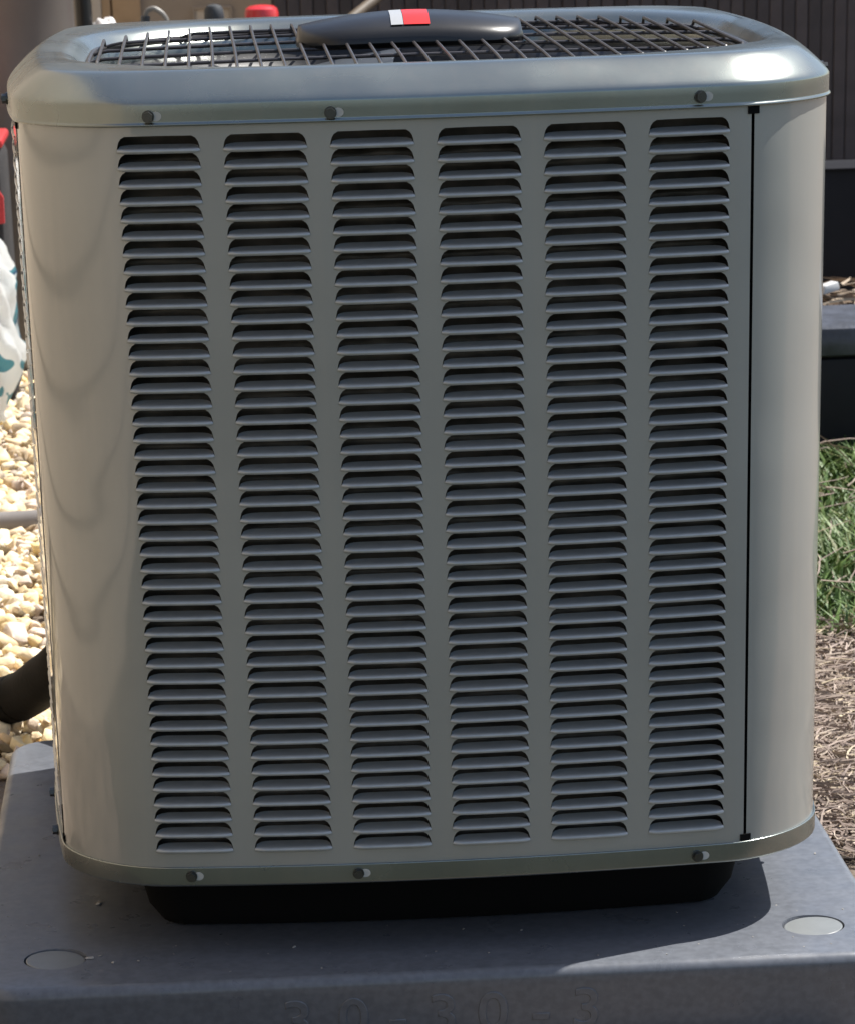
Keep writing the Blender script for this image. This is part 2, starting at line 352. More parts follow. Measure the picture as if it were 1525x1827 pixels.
def louver_bank(name, cols, parent, lim=-.0016):
    V = []; F = []
    for c in cols:
        p, nr = path.at(c); ang = math.atan2(nr[1], nr[0]) + math.pi / 2; ca, sa = math.cos(ang), math.sin(ang)
        for zb in ZROW:
            k = len(V); V += [(p[0] + x * ca - max(y, lim) * sa, p[1] + x * sa + max(y, lim) * ca, zb + z) for x, y, z in LV]; F += [tuple(i + k for i in f) for f in LF]
    o = mesh(name, V, F, M['louver'], parent); tag(o, kind='stuff'); return o
rcols = [s_rc + (c - 2.0) * CP for c in range(6)][:5]; lcols = [s_lc + (c - 2.0) * CP for c in range(6)][:5]
rp = panel_sheet('side_panel', s_seam + 0.0027, s_rb, rcols, ac); louver_bank('side_louvers', rcols, rp)
lp = panel_sheet('side_panel', s_lb, s_left_end + L4 - 0.017, lcols, ac); louver_bank('side_louvers', lcols, lp, -.0007)
panel_sheet('rear_panel', s_rb + 0.003, s_lb - 0.003, [], ac)
# dark strips behind the panel joints; black blocks paint the shade inside end notches
def joint(s, w, name, z0, z1, inset, m):
    V = []; F = []
    for i in range(3):
        p, nr = path.at(s - w / 2 + w * i / 2); q = p - nr * inset
        V += [(q[0], q[1], z0), (q[0], q[1], z1)]
    for i in range(2): F.append((2 * i, 2 * i + 2, 2 * i + 3, 2 * i + 1))
    return V, F
for s, jw in ((s_seam + 0.0013, 0.016), (s_left_end - 0.0065, 0.034)):
    mb = MB(); mb.add(*joint(s, jw, '', ZP0, ZP1, 0.0035, None)); mb.build('joint_backing', M['gap'], ac)
for z0, z1 in ((0.1585, 0.1640), (0.7585, 0.7650)):
    for s in (s_seam + 0.0017, s_left_end - 0.0017):
        p, nr = path.at(s); mb = MB(); mb.box(-.0048, .0048, -.0012, .003, z0, z1)
        ang = math.atan2(nr[1], nr[0]) + math.pi / 2; ca, sa = math.cos(ang), math.sin(ang)
        mb.V = [(p[0] + x * ca - y * sa, p[1] + x * sa + y * ca, z) for x, y, z in mb.V]; mb.build('notch_shade', M['gap'], ac)
# --- coil behind the louvres
coil_m = mat('coil_fins', (0.085, 0.072, 0.058), 0.55, 0.35, 0.5, noise=(35, 0.5, 5))
nt = coil_m.node_tree; bs = nt.nodes['Principled BSDF']; w = nt.nodes.new('ShaderNodeTexWave'); w.wave_type = 'BANDS'; w.bands_direction = 'Z'; w.inputs['Scale'].default_value = 16; w.inputs['Distortion'].default_value = 1.2; w.inputs['Detail'].default_value = 2
tcn = nt.nodes.new('ShaderNodeTexCoord'); nt.links.new(tcn.outputs['Object'], w.inputs['Vector'])
bpn = nt.nodes.new('ShaderNodeBump'); bpn.inputs['Strength'].default_value = 0.8; bpn.inputs['Distance'].default_value = 0.01; nt.links.new(w.outputs['Fac'], bpn.inputs['Height']); nt.links.new(bpn.outputs[0], bs.inputs['Normal'])
V = []; F = []; ring_loft([oring(0.026, .142), oring(0.026, .757)], F, V); ring_loft([oring(0.055, .757), oring(0.055, .142)], F, V)
mesh('condenser_coil', V, F, coil_m, ac, True, None, 60)
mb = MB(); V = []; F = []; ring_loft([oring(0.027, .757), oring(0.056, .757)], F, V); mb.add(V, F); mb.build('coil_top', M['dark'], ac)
# --- fan: shroud, motor, hub, blades
FX, FY = 0.006, 0.32
mb = MB(); V = []; F = []
def circ(r, z, n=112): return [(FX + r * math.cos(2 * math.pi * i / n - math.pi * .75), FY + r * math.sin(2 * math.pi * i / n - math.pi * .75), z) for i in range(n)]
ring_loft([opening(0.009, ZT - .028), circ(.255, ZT - .05), circ(.25, ZT - .12), circ(.255, ZT - .125)], F, V); mesh('fan_shroud', V, F, M['black'], ac)
mb = MB(); mb.lathe([(.07, -.16), (.075, -.15), (.075, -.02), (.06, -.005), (.02, .0)], 32, (FX, FY, .775)); mb.build('fan_motor', M['black'], ac)
fan = MB(); fan.lathe([(.05, -.012), (.055, -.01), (.055, .008), (.03, .016)], 28, (FX, FY, .752)); fan = fan.build('fan', M['blade'], ac)
for b in range(4):
    V = []; F = []; na, nr_ = 8, 7
    for i in range(nr_):
        r = .045 + (.235 - .045) * i / (nr_ - 1); span = math.radians(26 + 34 * (i / (nr_ - 1)) ** .8)
        for j in range(na):
            t = j / (na - 1); a = b * math.pi / 2 + .35 + (t - .5) * span * 1.0 + .15 * i / nr_
            V.append((FX + r * math.cos(a), FY + r * math.sin(a), .752 + (.5 - t) * .045 * (.8 + .4 * i / nr_) + .006 * math.sin(math.pi * t)))
    for i in range(nr_ - 1):
        for j in range(na - 1): F.append((i * na + j, i * na + j + 1, (i + 1) * na + j + 1, (i + 1) * na + j))
    mesh('blade', V, F, M['blade'], fan)
# --- wire guard over the fan
guard = MB(); Q = opening(0.004, ZT - .0118); guard.tube(Q + Q[:2], 0.0026, 8, False); guard = guard.build('fan_guard', M['wire'], ac)
OQ = np.array(opening(0.004, 0.0))[:, :2]
def crossings(axis, val):
    out = []
    n = len(OQ)
    for i in range(n):
        a, b = OQ[i], OQ[(i + 1) % n]
        if (a[axis] - val) * (b[axis] - val) < 0: t = (val - a[axis]) / (b[axis] - a[axis]); out.append(a[1 - axis] + t * (b[1 - axis] - a[1 - axis]))
    return (min(out), max(out)) if len(out) >= 2 else None
def crown(x, y): return ZT - .0068 + 0.0032 * max(0, 1 - ((x - FX) / .27) ** 2) * max(0, 1 - ((y - FY) / .27) ** 2) ** .5
for i in range(30):
    x = -0.2655 + 0.0193 * i + 0.006; c = crossings(0, x)
    if not c or c[1] - c[0] < .03: continue
    pts = []; a, b = c
    pts.append((x, a, ZT - .0118)); pts.append((x, a + .004, ZT - .0092))
    for t in np.linspace(a + .010, b - .010, 14): pts.append((x + .0004 * math.sin(9 * t + i), t, crown(x, t) + .002))
    pts.append((x, b - .004, ZT - .0092)); pts.append((x, b, ZT - .0118))
    mb = MB(); mb.tube(pts, 0.00145, 7); mb.build('wire', M['wire'], guard)
for y in (0.088, 0.180, 0.275, 0.370, 0.465, 0.555):
    a, b = crossings(1, y); pts = [(a, y, ZT - .0118), (a + .006, y, ZT - .0098)] + [(t, y, crown(t, y) - .0017) for t in np.linspace(a + .015, b - .015, 24)] + [(b - .006, y, ZT - .0098), (b, y, ZT - .0118)]
    mb = MB(); mb.tube(pts, 0.0015, 8); mb.build('wire', M['wire'], guard)
# --- motor cover bar on the guard with its badge
V = []; F = []; nx = 29; MX, MY, MZ, HL = 0.0095, 0.316, 0.7985, 0.0985
cs = [(-.050, .000), (-.054, .004), (-.053, .011), (-.045, .0178), (-.028, .0242), (0, .0275), (.028, .0242), (.045, .0178), (.053, .011), (.054, .004), (.050, .000)]
def cov(u, k):
    e = (1 - abs(u) ** 5) ** .5 if abs(u) < 1 else 0.0; e = .30 + .70 * e; hz = 1 - .38 * u * u
    return (MX + HL * u, MY + cs[k][0] * e, MZ + cs[k][1] * hz * (1 if abs(u) < .985 else .45))
for i in range(nx):
    u = math.sin(math.pi / 2 * (-1 + 2 * i / (nx - 1)))
    for k in range(len(cs)): V.append(cov(u, k))
n = len(cs)
for i in range(nx - 1):
    for k in range(n): F.append((i * n + k, (i + 1) * n + k, (i + 1) * n + (k + 1) % n, i * n + (k + 1) % n))
F.append(tuple(range(n))); F.append(tuple(range((nx - 1) * n, nx * n))[::-1])
cover = mesh('motor_cover', V, F, M['black'], ac, True, None, 50)
def badge(name, xa, xb, m):
    V = []; F = []; ks = 6
    for i in range(4):
        x = xa + (xb - xa) * i / 3; u = (x - MX) / HL
        for j in range(ks):
            t = j / (ks - 1) * 1.9 + 2.9; k0 = min(int(t), len(cs) - 2); fr = t - k0
            a = Vector(cov(u, k0)); b = Vector(cov(u, k0 + 1)); p = a.lerp(b, fr); V.append((x, p.y - .0004, p.z + .0011))
    for i in range(3):
        for j in range(ks - 1): F.append((i * ks + j, (i + 1) * ks + j, (i + 1) * ks + j + 1, i * ks + j + 1))
    mesh(name, V, F, m, cover)
badge('badge', 0.0030, 0.0250, M['red']); badge('badge', -0.0080, 0.0025, M['white'])
# --- screws with their slotted holes
def screw(x, z, inset, hole=True, s=None):
    if s is None: s = path.find(lambda px, py: px - x, -0.26, 0.26)
    p, nr = path.at(s); p = p - nr * inset; ang = math.atan2(nr[1], nr[0]) + math.pi / 2
    Mx = Matrix.Translation((p[0], p[1], z)) @ Matrix.Rotation(ang, 4, 'Z')
    def place(m_): m_.V = [tuple(Mx @ Vector(v)) for v in m_.V]; return m_
    def disc(m_, r, y0, y1, n, rot=0, sx_=1, cx=0):
        V = []
        for y in (y0, y1):
            for i in range(n): a = 2 * math.pi * i / n + rot; V.append((cx + r * sx_ * math.cos(a), y, r * math.sin(a)))
        m_.add(V, [tuple(range(n)), tuple(range(n, 2 * n))[::-1]] + [(i, i + n, (i + 1) % n + n, (i + 1) % n) for i in range(n)])
    h = MB(); disc(h, .0049, -.0013, .0005, 20); disc(h, .0040, -.0050, -.0012, 6, random.random()); disc(h, .0016, -.0054, -.005, 8)
    ob = place(h).build('screw', M['screw'], ac, sharp=25)
    if hole:
        g = MB(); disc(g, .0036, -.0004, .0005, 16, 0, 1.25, .0058); place(g).build('slotted_hole', M['slot'], ob)
for x, z in ((-.2153, .7722), (-.0735, .7717), (.217, .7735)): screw(x, z, -0.0023)
for x, z in ((-.2124, .1502), (-.0713, .1498), (.2184, .1487)): screw(x, z, -0.0023)
for y, z, right in ((.16, .779, 1), (.2, .1495, 1), (.14, .1495, 0), (.26, .1495, 0), (.2, .772, 0)):
    s = path.find(lambda px, py: py - y, .42, .8) if right else L4 - 0 + path.find(lambda px, py: py - y, -.8, -.3)
    screw(0, z, -0.0022, False, s)

# ================================================================== house: side wall beside the unit and rear wing behind it
lap_m = mat('house_siding', (0.40, 0.325, 0.24), 0.65, noise=(6, 0.08, 5), bump=(90, 0.08, 0.003))
trim_m = mat('house_trim', (0.66, 0.60, 0.50), 0.55, noise=(12, 0.06, 4))
tanb_m = mat('tan_board', (0.47, 0.335, 0.20), 0.6, noise=(14, 0.12, 5), bump=(120, 0.1, 0.002))
wall_m = mat('wing_wall', (0.40, 0.335, 0.26), 0.7, noise=(7, 0.08, 5), bump=(160, 0.12, 0.002))
house = tag(empty('house', (-1.45, 3.0, 0)), 'beige house wall with pale corner trim behind the unit at upper left', 'house')
mb = MB(); hx = -1.35
for i in range(22):
    z = 0.12 + i * 0.13
    mb.add([(hx, -3.7, z + .13), (hx + .012, -3.7, z), (hx, -3.7, z), (hx, 6.4, z + .13), (hx + .012, 6.4, z), (hx, 6.4, z)], [(0, 3, 4, 1), (1, 4, 5, 2), (0, 1, 2), (3, 5, 4)])
mb.box(hx - .15, hx - .001, -3.7, 6.4, 0, 3.0); mb.build('side_wall', lap_m, house, sharp=20)
mb = MB(); mb.box(hx, 0.022, 6.42, 6.6, 0, 2.8); mb.build('rear_wall', wall_m, house)
mb = MB(); mb.box(-.4600, -.4310, 6.395, 6.42, 0, 2.8, .002); mb.build('corner_board', trim_m, house)
mb = MB(); mb.box(-.4305, -.4065, 6.40, 6.42, 0, 2.8, .002); mb.build('board', tanb_m, house)
mb = MB(); mb.box(-.4020, -.3280, 6.40, 6.42, 0, 2.8, .002); mb.build('board', tanb_m, house)
mb = MB(); mb.box(-.4067, -.4018, 6.418, 6.4195, 0, 2.8); mb.build('joint', M['gap'], house)
ob = MB()
for x0, x1, z0, z1 in ((-.192, -.186, .40, .486), (-.0945, -.0885, .40, .486), (-.186, -.0945, .478, .486), (-.186, -.0945, .40, .408)): ob.box(x0, x1, 6.405, 6.42, z0, z1, .001)
ob = ob.build('outlet_frame', wall_m, house)
mb = MB(); mb.box(-.1855, -.095, 6.412, 6.4205, .4085, .4775, .001); mb.build('outlet_plate', trim_m, ob)

# ================================================================== fence of narrow dark boards
fence_m = mat('fence_boards', (0.066, 0.054, 0.052), 0.7, noise=(16, 0.22, 6), bump=(80, 0.25, 0.004))
nt = fence_m.node_tree; bs = nt.nodes['Principled BSDF']; oi = nt.nodes.new('ShaderNodeObjectInfo'); mr = nt.nodes.new('ShaderNodeMapRange'); mr.inputs['To Min'].default_value = .72; mr.inputs['To Max'].default_value = 1.3
mx = nt.nodes.new('ShaderNodeMix'); mx.data_type = 'RGBA'; mx.blend_type = 'MULTIPLY'; mx.inputs['Factor'].default_value = 1; nt.links.new(oi.outputs['Random'], mr.inputs['Value']); nt.links.new(bs.inputs['Base Color'].links[0].from_socket, mx.inputs['A']); nt.links.new(mr.outputs[0], mx.inputs['B']); nt.links.new(mx.outputs['Result'], bs.inputs['Base Color'])
fence = tag(empty('board_fence', (1.2, 5.6, 0)), 'dark brown fence of narrow upright boards behind the unit', 'fence')
mb = MB(); x = 0.03
shapes = []
for k in range(3):
    b_ = MB(); b_.box(-.0150, .0150, -.006, .006, 0.0, 1.72 + .004 * k, .003); me = bpy.data.meshes.new('board'); me.from_pydata(b_.V, [], b_.F); me.materials.append(fence_m); shapes.append(me)
for i in range(72):
    o = bpy.data.objects.new('board', shapes[i % 3]); COL.objects.link(o); o.parent = fence; o.matrix_parent_inverse = fence.matrix_basis.inverted()
    o.location = (0.02 + i * 0.0315, 5.6 + random.uniform(-.0015, .0015), 0.125); o.rotation_euler = (0, 0, random.uniform(-.05, .05))
rail_m = mat('fence_rail', (0.075, 0.072, 0.08), 0.6, noise=(20, .15, 4))
mb = MB(); mb.box(0.0, 2.30, 5.612, 5.65, 0.0, 1.80); mb.build('backing', fence_m, fence)
mb = MB(); mb.box(0.0, 2.30, 5.575, 5.611, 0.095, 0.122, .003); mb.build('rail', rail_m, fence)

# ================================================================== raised bed and low wall on the right
dk_m = mat('dark_timber', (0.006, 0.007, 0.010), 0.7, 0, .3, noise=(9, 0.3, 6), bump=(50, 0.2, 0.003))
led_m = mat('bed_ledge', (0.045, 0.052, 0.070), 0.6, noise=(30, 0.35, 6), bump=(120, 0.3, 0.003))
cap_m = mat('wall_cap', (0.010, 0.010, 0.013), 0.7, 0, .2)
wall = tag(empty('low_wall', (1.4, 3.3, 0)), 'low dark wall between raised bed and board fence at right', 'wall')
mb = MB(); mb.box(0.55, 2.4, 3.30, 3.42, 0, 0.352, .004); mb.build('wall_body', dk_m, wall)
mb = MB(); mb.box(0.55, 2.4, 3.292, 3.43, 0.3522, 0.3555, .001); mb.build('wall_cap', cap_m, wall)
bed = tag(empty('raised_bed', (1.2, 2.6, 0)), 'dark raised garden bed edged with a blue grey ledge on the lawn', 'raised bed')
mb = MB(); mb.box(0.50, 2.2, 2.41, 2.63, 0, 0.1645, .003); mb.build('front_board', dk_m, bed)
mb = MB(); mb.box(0.50, 2.2, 2.40, 2.63, 0.165, 0.218, .022); mb.build('ledge', led_m, bed)
mb = MB(); mb.box(0.50, 2.2, 2.632, 2.86, 0, 0.18); mb.build('bed_soil', M['soil'], bed)
# dry debris on the bed
deb_m = mat('dry_debris', (0.3, 0.25, 0.2), 0.9, island=[(.10, .075, .055), (.30, .22, .15), (.20, .15, .11), (.42, .34, .25)])
def fibres(n, box, zfn, lmin, lmax, rmin, rmax, tilt, sides=3):
    V = []; F = []
    for i in range(n):
        x = random.uniform(box[0], box[1]); y = random.uniform(box[2], box[3]); z = zfn(x, y); a = random.uniform(0, 2 * math.pi); L = random.uniform(lmin, lmax); el = random.uniform(-.1, tilt); r = random.uniform(rmin, rmax)
        d = Vector((math.cos(a) * math.cos(el), math.sin(a) * math.cos(el), math.sin(el))); bend = Vector((random.uniform(-1, 1), random.uniform(-1, 1), random.uniform(-.2, .8))) * L * .22
        p0 = Vector((x, y, z)); k = len(V); side = d.cross(Vector((0, 0, 1))).normalized(); up = side.cross(d)
        for j, t in enumerate((0, .35, .7, 1)):
            p = p0 + d * L * t + bend * (4 * t * (1 - t)) * .6; rr = r * (1 - .6 * t)
            for q in range(sides): th = 2 * math.pi * q / sides; V.append(p + rr * (math.cos(th) * side + math.sin(th) * up))
        for j in range(3):
            for q in range(sides): F.append((k + j * sides + q, k + j * sides + (q + 1) % sides, k + (j + 1) * sides + (q + 1) % sides, k + (j + 1) * sides + q))
    return V, F
V, F = fibres(900, (0.6, 1.6, 2.64, 2.84), lambda x, y: 0.180 + random.random() * (.030 + .015 * math.sin(x * 9)), .02, .10, .0012, .004, .15)
tag(mesh('debris_litter', V, F, deb_m, None, False), 'dry brown leaf and twig litter on the raised bed', 'litter', kind='stuff')
pc = MB(); pc.box(-.016, .016, -.010, .010, -.006, .008, .003)
pc.V = [tuple(Matrix.Translation((.815, 2.655, .236)) @ Matrix.Rotation(.5, 4, 'Z') @ Vector((x * (1 - z * 18), y, z + .3 * abs(x) * (x > 0)))) for x, y, z in pc.V]
tag(pc.build('white_chip', mat('white_chip', (.5, .5, .49), .6)), 'small white chip lying on the raised bed litter', 'chip')

# ================================================================== lawn, straw, gravel
grass_m = mat('grass', (0.07, 0.12, 0.03), 0.55, island=[(.040, .085, .016), (.075, .145, .026), (.12, .19, .036), (.06, .115, .03), (.20, .20, .07)])
def blades(n, box, hmin, hmax, wmin, wmax):
    V = []; F = []
    for i in range(n):
        x = random.uniform(box[0], box[1]); y = random.uniform(box[2], box[3]); a = random.uniform(0, 2 * math.pi); h = random.uniform(hmin, hmax) * (.75 + .4 * noise2(x * 3, y * 3)); w_ = random.uniform(wmin, wmax)
        lean = random.uniform(.2, 1.1) * h; dx, dy = math.cos(a), math.sin(a); px, py = -dy * w_, dx * w_; k = len(V)
        for t, ww in ((0, 1), (.5, .8), (1, .05)):
            cx, cy, cz = x + dx * lean * t * t, y + dy * lean * t * t, h * t * (1 - .25 * t)
            V += [(cx - px * ww, cy - py * ww, cz), (cx + px * ww, cy + py * ww, cz)]
        F += [(k, k + 1, k + 3, k + 2), (k + 2, k + 3, k + 5, k + 4)]
    return V, F
V, F = blades(26000, (0.42, 1.5, 1.25, 2.42), .03, .085, .0016, .0038)
tag(mesh('lawn_grass', V, F, grass_m, None, True), 'green lawn grass between the dry strip and the raised bed', 'grass', kind='stuff')
straw_m = mat('dry_straw', (.3, .22, .13), .85, island=[(.25, .19, .155), (.34, .265, .22), (.19, .145, .12), (.42, .345, .27), (.28, .215, .18), (.52, .43, .29)])
V, F = fibres(24000, (0.40, 0.95, 0.40, 1.34), lambda x, y: random.random() * .016 + .003, .010, .055, .0005, .0020, .16)
tag(mesh('dry_straw', V, F, straw_m, None, False), 'dry brown straw and dead grass beside the pad at right', 'straw', kind='stuff')

stone_m = mat('gravel_stone', (.5, .42, .3), .85, island=[(.78, .62, .37), (.82, .70, .46), (.66, .50, .31), (.84, .76, .58), (.42, .34, .26), (.80, .60, .28), (.70, .56, .44), (.56, .48, .40)], noise=(70, .18, 4), bump=(150, .3, .004))
protos = []
for k in range(14):
    bm = bmesh.new()
    for i in range(16):
        d = rng.normal(size=3); d /= np.linalg.norm(d); d *= rng.uniform(.75, 1.0); bm.verts.new((d[0], d[1] * rng.uniform(.75, 1), d[2] * .7))
    r = bmesh.ops.convex_hull(bm, input=list(bm.verts)); bmesh.ops.delete(bm, geom=[v for v in bm.verts if not v.link_faces], context='VERTS')
    bmesh.ops.bevel(bm, geom=list(bm.edges), offset=.035, segments=1, affect='EDGES'); bmesh.ops.triangulate(bm, faces=list(bm.faces)); bm.verts.index_update()
    protos.append((np.array([v.co[:] for v in bm.verts]), np.array([[v.index for v in f.verts] for f in bm.faces]))); bm.free()
VV = []; FF = []; off = 0
def stones(n, box, r0, r1, z0, z1):
    global off
    for i in range(n):
        v, f = protos[int(rng.integers(14))]; s = rng.uniform(r0, r1) if rng.random() < .8 else rng.uniform(r1, r1 * 1.5); a, b2, c = rng.uniform(0, 6.28, 3)
        R = np.array(Matrix.Rotation(a, 3, 'Z') @ Matrix.Rotation((b2 - 3.14) * .2, 3, 'X') @ Matrix.Rotation((c - 3.14) * .2, 3, 'Y'))
        p = np.array([rng.uniform(box[0], box[1]), rng.uniform(box[2], box[3]), rng.uniform(z0, z1)])
        VV.append((v * s) @ R.T + p); FF.append(f + off); off += len(v)
stones(4200, (-1.3, -0.18, 0.80, 3.9), .010, .019, .004, .018)
stones(2600, (-0.9, -0.2, 0.85, 3.4), .004, .009, .014, .026)
stones(1500, (-0.75, -0.18, 0.85, 3.4), .011, .018, .016, .026)
Vn = np.vstack(VV); Fn = np.vstack(FF); me = bpy.data.meshes.new('gravel'); me.vertices.add(len(Vn)); me.vertices.foreach_set('co', Vn.ravel()); me.loops.add(Fn.size); me.loops.foreach_set('vertex_index', Fn.ravel().astype(np.int32)); me.polygons.add(len(Fn)); me.polygons.foreach_set('loop_start', np.arange(0, Fn.size, 3, dtype=np.int32)); me.polygons.foreach_set('loop_total', np.full(len(Fn), 3, dtype=np.int32)); me.materials.append(stone_m); me.update(calc_edges=True); me.validate()
tag(link('gravel', me), 'pale yellow gravel bed behind and left of the pad', 'gravel', kind='stuff')

# ================================================================== pipes at the left
lag_m = mat('pipe_lagging', (0.004, 0.0035, 0.0035), 0.75, 0, .12, noise=(40, .3, 5), bump=(140, .25, .002))
ls = tag(empty('line_set', (-.43, 1.0, 0)), 'black insulated refrigerant pipe running across the gravel to the unit', 'pipe')
P = smooth_pts([(-1.34, 1.22, .10), (-.9, 1.16, .052), (-.6, 1.04, .036), (-.437, .985, .048), (-.372, .865, .105), (-.335, .79, .15), (-.27, .73, .185), (-.21, .665, .20)], 8)
mb = MB(); mb.tube(P, .0275, 20); mb.build('insulation', lag_m, ls)
V = []; mb = MB(); mb.tube([p + Vector((-.004, -.018, .0205)) for p in P], .0016, 6); mb.build('slit', mat('lagging_slit', (.10, .07, .05), .7), ls)
for i in (21, 26): mb = MB(); mb.tube([P[i], P[i] + (P[i + 1] - P[i]).normalized() * .004], .0281, 20); mb.build('tape', M['gap'], ls)
cond_m = mat('conduit_grey', (0.20, 0.185, 0.175), 0.6, noise=(30, .1, 4))
mb = MB(); mb.tube(smooth_pts([(-1.3, 2.30, .03), (-.8, 2.16, .028), (-.5, 2.10, .024), (-.2, 2.08, .040), (.2, 2.02, .03)]), .0165, 16); tag(mb.build('conduit', cond_m), 'grey flexible conduit lying across the gravel at left', 'conduit')

# ================================================================== sack, tool bag, barrel and post at the left edge
sack_m = mat('sack_plastic', (0.90, 0.90, 0.88), 0.30, noise=(9, .06, 3), bump=(22, .5, .02))
nt = sack_m.node_tree; bs = nt.nodes['Principled BSDF']; tcn = nt.nodes.new('ShaderNodeTexCoord'); n1 = nt.nodes.new('ShaderNodeTexNoise'); n1.inputs['Scale'].default_value = 8.5; n1.inputs['Detail'].default_value = 2
nt.links.new(tcn.outputs['Object'], n1.inputs['Vector']); rp_ = nt.nodes.new('ShaderNodeValToRGB'); rp_.color_ramp.interpolation = 'CONSTANT'
rp_.color_ramp.elements[0].color = (.90, .90, .88, 1); rp_.color_ramp.elements[1].position = .53; rp_.color_ramp.elements[1].color = (.10, .30, .36, 1); e = rp_.color_ramp.elements.new(.58); e.color = (.05, .14, .24, 1); e = rp_.color_ramp.elements.new(.63); e.color = (.6, .66, .68, 1)
nt.links.new(n1.outputs['Fac'], rp_.inputs[0]); nt.links.new(rp_.outputs[0], bs.inputs['Base Color'])
trn = nt.nodes.new('ShaderNodeBsdfTranslucent'); nt.links.new(rp_.outputs[0], trn.inputs['Color']); mxs = nt.nodes.new('ShaderNodeMixShader'); mxs.inputs[0].default_value = .6; nt.links.new(bs.outputs[0], mxs.inputs[1]); nt.links.new(trn.outputs[0], mxs.inputs[2]); nt.links.new(mxs.outputs[0], nt.nodes['Material Output'].inputs['Surface'])
bm = bmesh.new(); bmesh.ops.create_uvsphere(bm, u_segments=96, v_segments=64, radius=1)
for v in bm.verts:
    x, y, z = v.co; zz = (z + 1) / 2; w_ = .212 * (1 - .12 * zz ** 3)
    fold = .011 * math.sin(9 * z + 5 * x) * math.cos(6 * x - 3 * z) + .005 * math.sin(19 * z + 11 * y + 7 * x) + .0035 * math.sin(31 * z - 17 * x + 9 * y) * math.cos(13 * y + 8 * z)
    v.co = (math.copysign(abs(x) ** .55, x) * (w_ + fold), math.copysign(abs(y) ** .8, y) * (.105 + fold), -.035 + .485 * zz + fold * .5)
mb = MB(); mb.bm(bm); mb.V = [(x - .706, y + 2.95, max(z, .006)) for x, y, z in mb.V]
tag(mb.build('sack', sack_m, sharp=180), 'white plastic sack with teal print standing on the gravel at left', 'sack')
BX = .022
bag = tag(empty('tool_bag', (-.66, 3.22, 0)), 'black tool bag with red trim just above the white sack', 'tool bag')
blk_cloth = mat('black_cloth', (.02, .018, .018), .8, noise=(60, .3, 4), bump=(300, .3, .002)); red_cloth = mat('red_cloth', (.42, .02, .022), .6, noise=(40, .15, 4))
mb = MB(); mb.box(-.86, -.5430 + BX, 3.14, 3.34, .02, .452, .02); mb.build('bag_body', blk_cloth, bag)
mb = MB(); mb.box(-.862, -.5400 + BX, 3.136, 3.344, .4525, .468, .006); mb.build('rim_trim', red_cloth, bag)
mb = MB(); mb.add([(-.80, 3.125, 0.295), (-.545 + BX, 3.125, 0.330), (-.5445 + BX, 3.125, 0.373), (-.575 + BX, 3.125, 0.420), (-.64 + BX, 3.125, 0.435), (-.80, 3.125, 0.425), (-.80, 3.139, 0.295), (-.545 + BX, 3.139, 0.330), (-.5445 + BX, 3.139, 0.373), (-.575 + BX, 3.139, 0.420), (-.64 + BX, 3.139, 0.435), (-.80, 3.139, 0.425)], [(0, 1, 2, 3, 4, 5), (11, 10, 9, 8, 7, 6)] + [(i, i + 6, (i + 1) % 6 + 6, (i + 1) % 6) for i in range(6)]); mb.build('pocket_flap', red_cloth, bag, smooth=False)
bar_m = mat('barrel_steel', (0.115, 0.10, 0.09), 0.38, 0.0, .7, noise=(5, .15, 4), rnoise=(8, .06))
mb = MB(); c = (-.5215, 3.62); mb.lathe([(.116, .0), (.12, .02), (.12, .35), (.123, .36), (.12, .37), (.12, .72), (.123, .73), (.12, .74), (.12, 1.08), (.123, 1.10), (.112, 1.11)], 64, (c[0], c[1], .01)); tag(mb.build('barrel', bar_m), 'tall dark steel barrel at the upper left edge', 'barrel')
mb = MB(); mb.tube([(-.386, 4.0, 0), (-.399, 4.0, .8), (-.405, 4.0, 1.6)], .0165, 14); tag(mb.build('post', mat('black_post', (.012, .011, .011), .35), None), 'slim black post standing between barrel and beige wall', 'post')

# ================================================================== work table with odds and ends behind the unit
tab_m = mat('table_grey', (.10, .10, .10), .6, noise=(12, .1, 4)); T = tag(empty('work_table', (-.15, 4.0, 0)), 'grey work table carrying the red-lidded jar, almost wholly hidden behind the unit', 'table')
TZ = .543
mb = MB(); mb.box(-.39, .15, 3.86, 4.14, TZ - .027, TZ, .004); mb.build('tabletop', tab_m, T)
for lx in (-.36, .12):
    for ly in (3.89, 4.11): mb = MB(); mb.tube([(lx, ly, 0.0), (lx, ly, TZ - .026)], .013, 10); mb.build('leg', tab_m, T)
jar = tag(empty('jar', (-.0534, 4.0, TZ)), 'squat jar with a bright red lid peeping over the rear edge', 'jar')
redp = mat('red_plastic', (.60, .03, .035), .3, coat=.3)
mb = MB(); mb.lathe([(.028, 0), (.0295, .005), (.0295, .042), (.026, .047)], 28, (-.0534, 4.0, TZ)); mb.build('jar_body', M['black'], jar)
mb = MB(); mb.lathe([(.0318, .042), (.0329, .047), (.0329, .065), (.0308, .073), (.0235, .078), (.0095, .080)], 36, (-.0534, 4.0, TZ)); mb.build('lid', redp, jar)
bot = tag(empty('canister', (-.1452, 4.0, TZ)), 'small black canister with round top left of the red lid', 'canister')
mb = MB(); mb.lathe([(.0165, 0), (.017, .004), (.017, .040), (.014, .044)], 24, (-.1452, 4.0, TZ)); mb.build('canister_body', M['black'], bot)
dk = mat('charcoal_rubber', (.035, .04, .045), .6)
mb = MB(); mb.lathe([(.0176, .040), (.0190, .045), (.0195, .061), (.0188, .073), (.0141, .081), (.006, .0838)], 28, (-.1452, 4.0, TZ)); mb.build('cap', dk, bot)
hose_m = mat('hose_grey', (.22, .205, .18), .5, noise=(60, .2, 3))
hs = tag(empty('hose', (-.264, 4.0, TZ)), 'grey hose end bent over in front of the beige wall', 'hose')
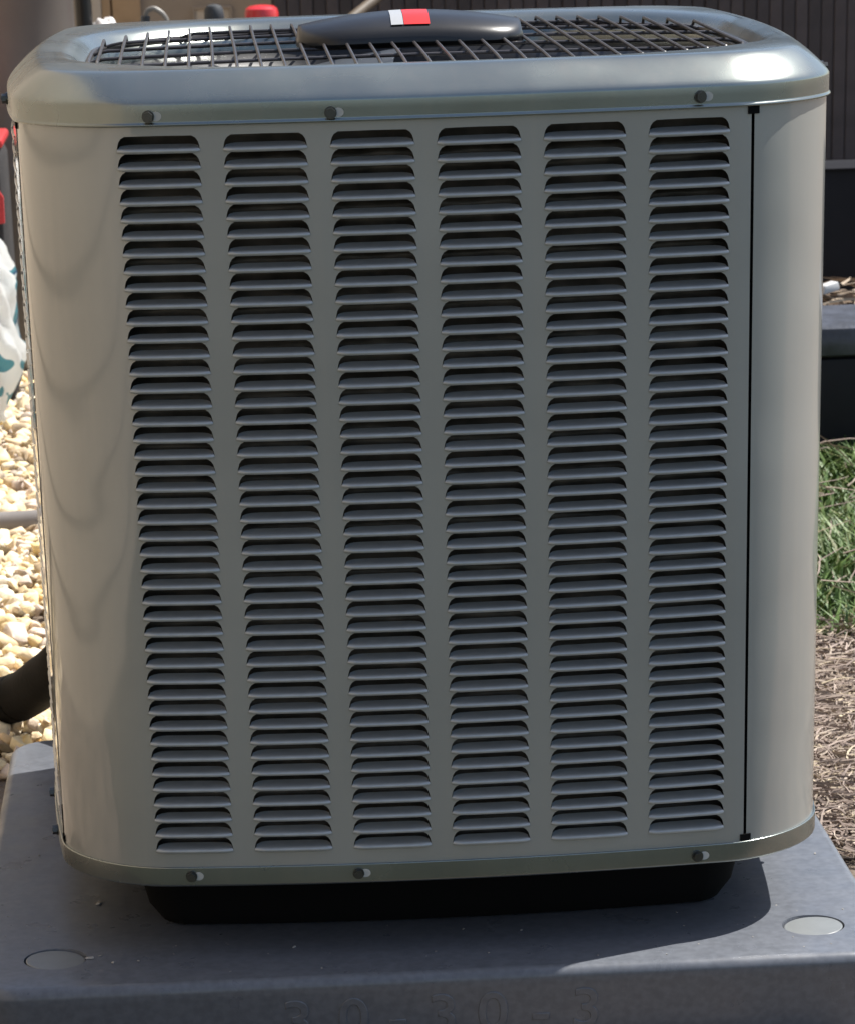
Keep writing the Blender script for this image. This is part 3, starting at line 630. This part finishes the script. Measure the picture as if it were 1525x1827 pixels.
mb = MB(); mb.tube(smooth_pts([(-.278, 4.0, TZ + .015), (-.278, 4.0, TZ + .066), (-.266, 4.0, TZ + .079), (-.252, 4.0, TZ + .075), (-.239, 4.0, TZ + .061), (-.233, 4.0, TZ + .033), (-.233, 4.02, TZ + .005)]), .005, 10); mb.build('tube', hose_m, hs)
mb = MB(); mb.tube([(-.280, 4.0, TZ), (-.280, 4.0, TZ + .033), (-.278, 4.0, TZ + .066)], [.0095, .0105, .009], 12); mb.build('fitting', dk, hs)
cl = bmesh.new(); bmesh.ops.create_uvsphere(cl, u_segments=28, v_segments=18, radius=1)
for v in cl.verts:
    x, y, z = v.co; f_ = 1 + .16 * math.sin(7 * x + 3 * y) + .1 * math.sin(11 * z + 5 * x); v.co = (-.352 + x * .031 * f_, 4.0 + y * .035 * f_, TZ + .033 + z * .032 * f_)
mb = MB(); mb.bm(cl); tag(mb.build('rag', mat('white_rag', (.78, .76, .74), .8, bump=(60, .4, .004)), sharp=180), 'crumpled white rag at the rear left of the grille', 'rag')
mb = MB(); A = Vector((.165, 4.68, .5613)); B = Vector((.2015, 4.72, .5835)); d = B - A
mb.tube([A - d * 23.5, A + d * 20], .0115, 12); tag(mb.build('wooden_pole', mat('pole_wood', (.10, .075, .05), .6, noise=(30, .2, 5))), 'brown wooden pole leaning against the dark fence', 'pole')

# dead stalks straggling into the lawn, and crumbs of grit on the pad
V, F = fibres(330, (0.42, 1.3, 1.2, 2.3), lambda x, y: random.random() * .05 + .01, .03, .12, .0008, .0018, .6)
tag(mesh('dead_stalks', V, F, straw_m, None, False), 'pale dead stalks straggling through the green lawn', 'stalks', kind='stuff')
V = []; F = []
for gx, gy, gs in [(-.304, -.004, .0035), (-.295, .002, .002), (-.284, -.018, .0022), (-.262, -.016, .0014), (-.128, .002, .0022), (.02, .03, .0012), (-.30, .145, .0045), (.07, .02, .0012), (.21, .05, .0012), (-.23, .02, .001), (.36, .2, .0016), (.33, .32, .0012), (.30, -.03, .001), (-.36, .3, .0014), (-.38, .12, .0012)] + [(random.uniform(-.38, .36), random.uniform(-.06, .1), random.uniform(.0005, .0011)) for _ in range(40)]:
    v, f = protos[random.randrange(14)]; k_ = len(V); a_ = random.uniform(0, 6.28); V += [(gx + gs * (x * math.cos(a_) * 1.5 - y * math.sin(a_)), gy + gs * (x * math.sin(a_) * 1.5 + y * math.cos(a_)), PZ + gs * .3 + gs * z * .5) for x, y, z in v]; F += [tuple(int(i) + k_ for i in t) for t in f]
tag(mesh('pad_grit', V, F, mat('grit', (.34, .32, .29), .8), None, False), 'scattered pale crumbs of grit on the shaded pad top', 'grit', kind='stuff')
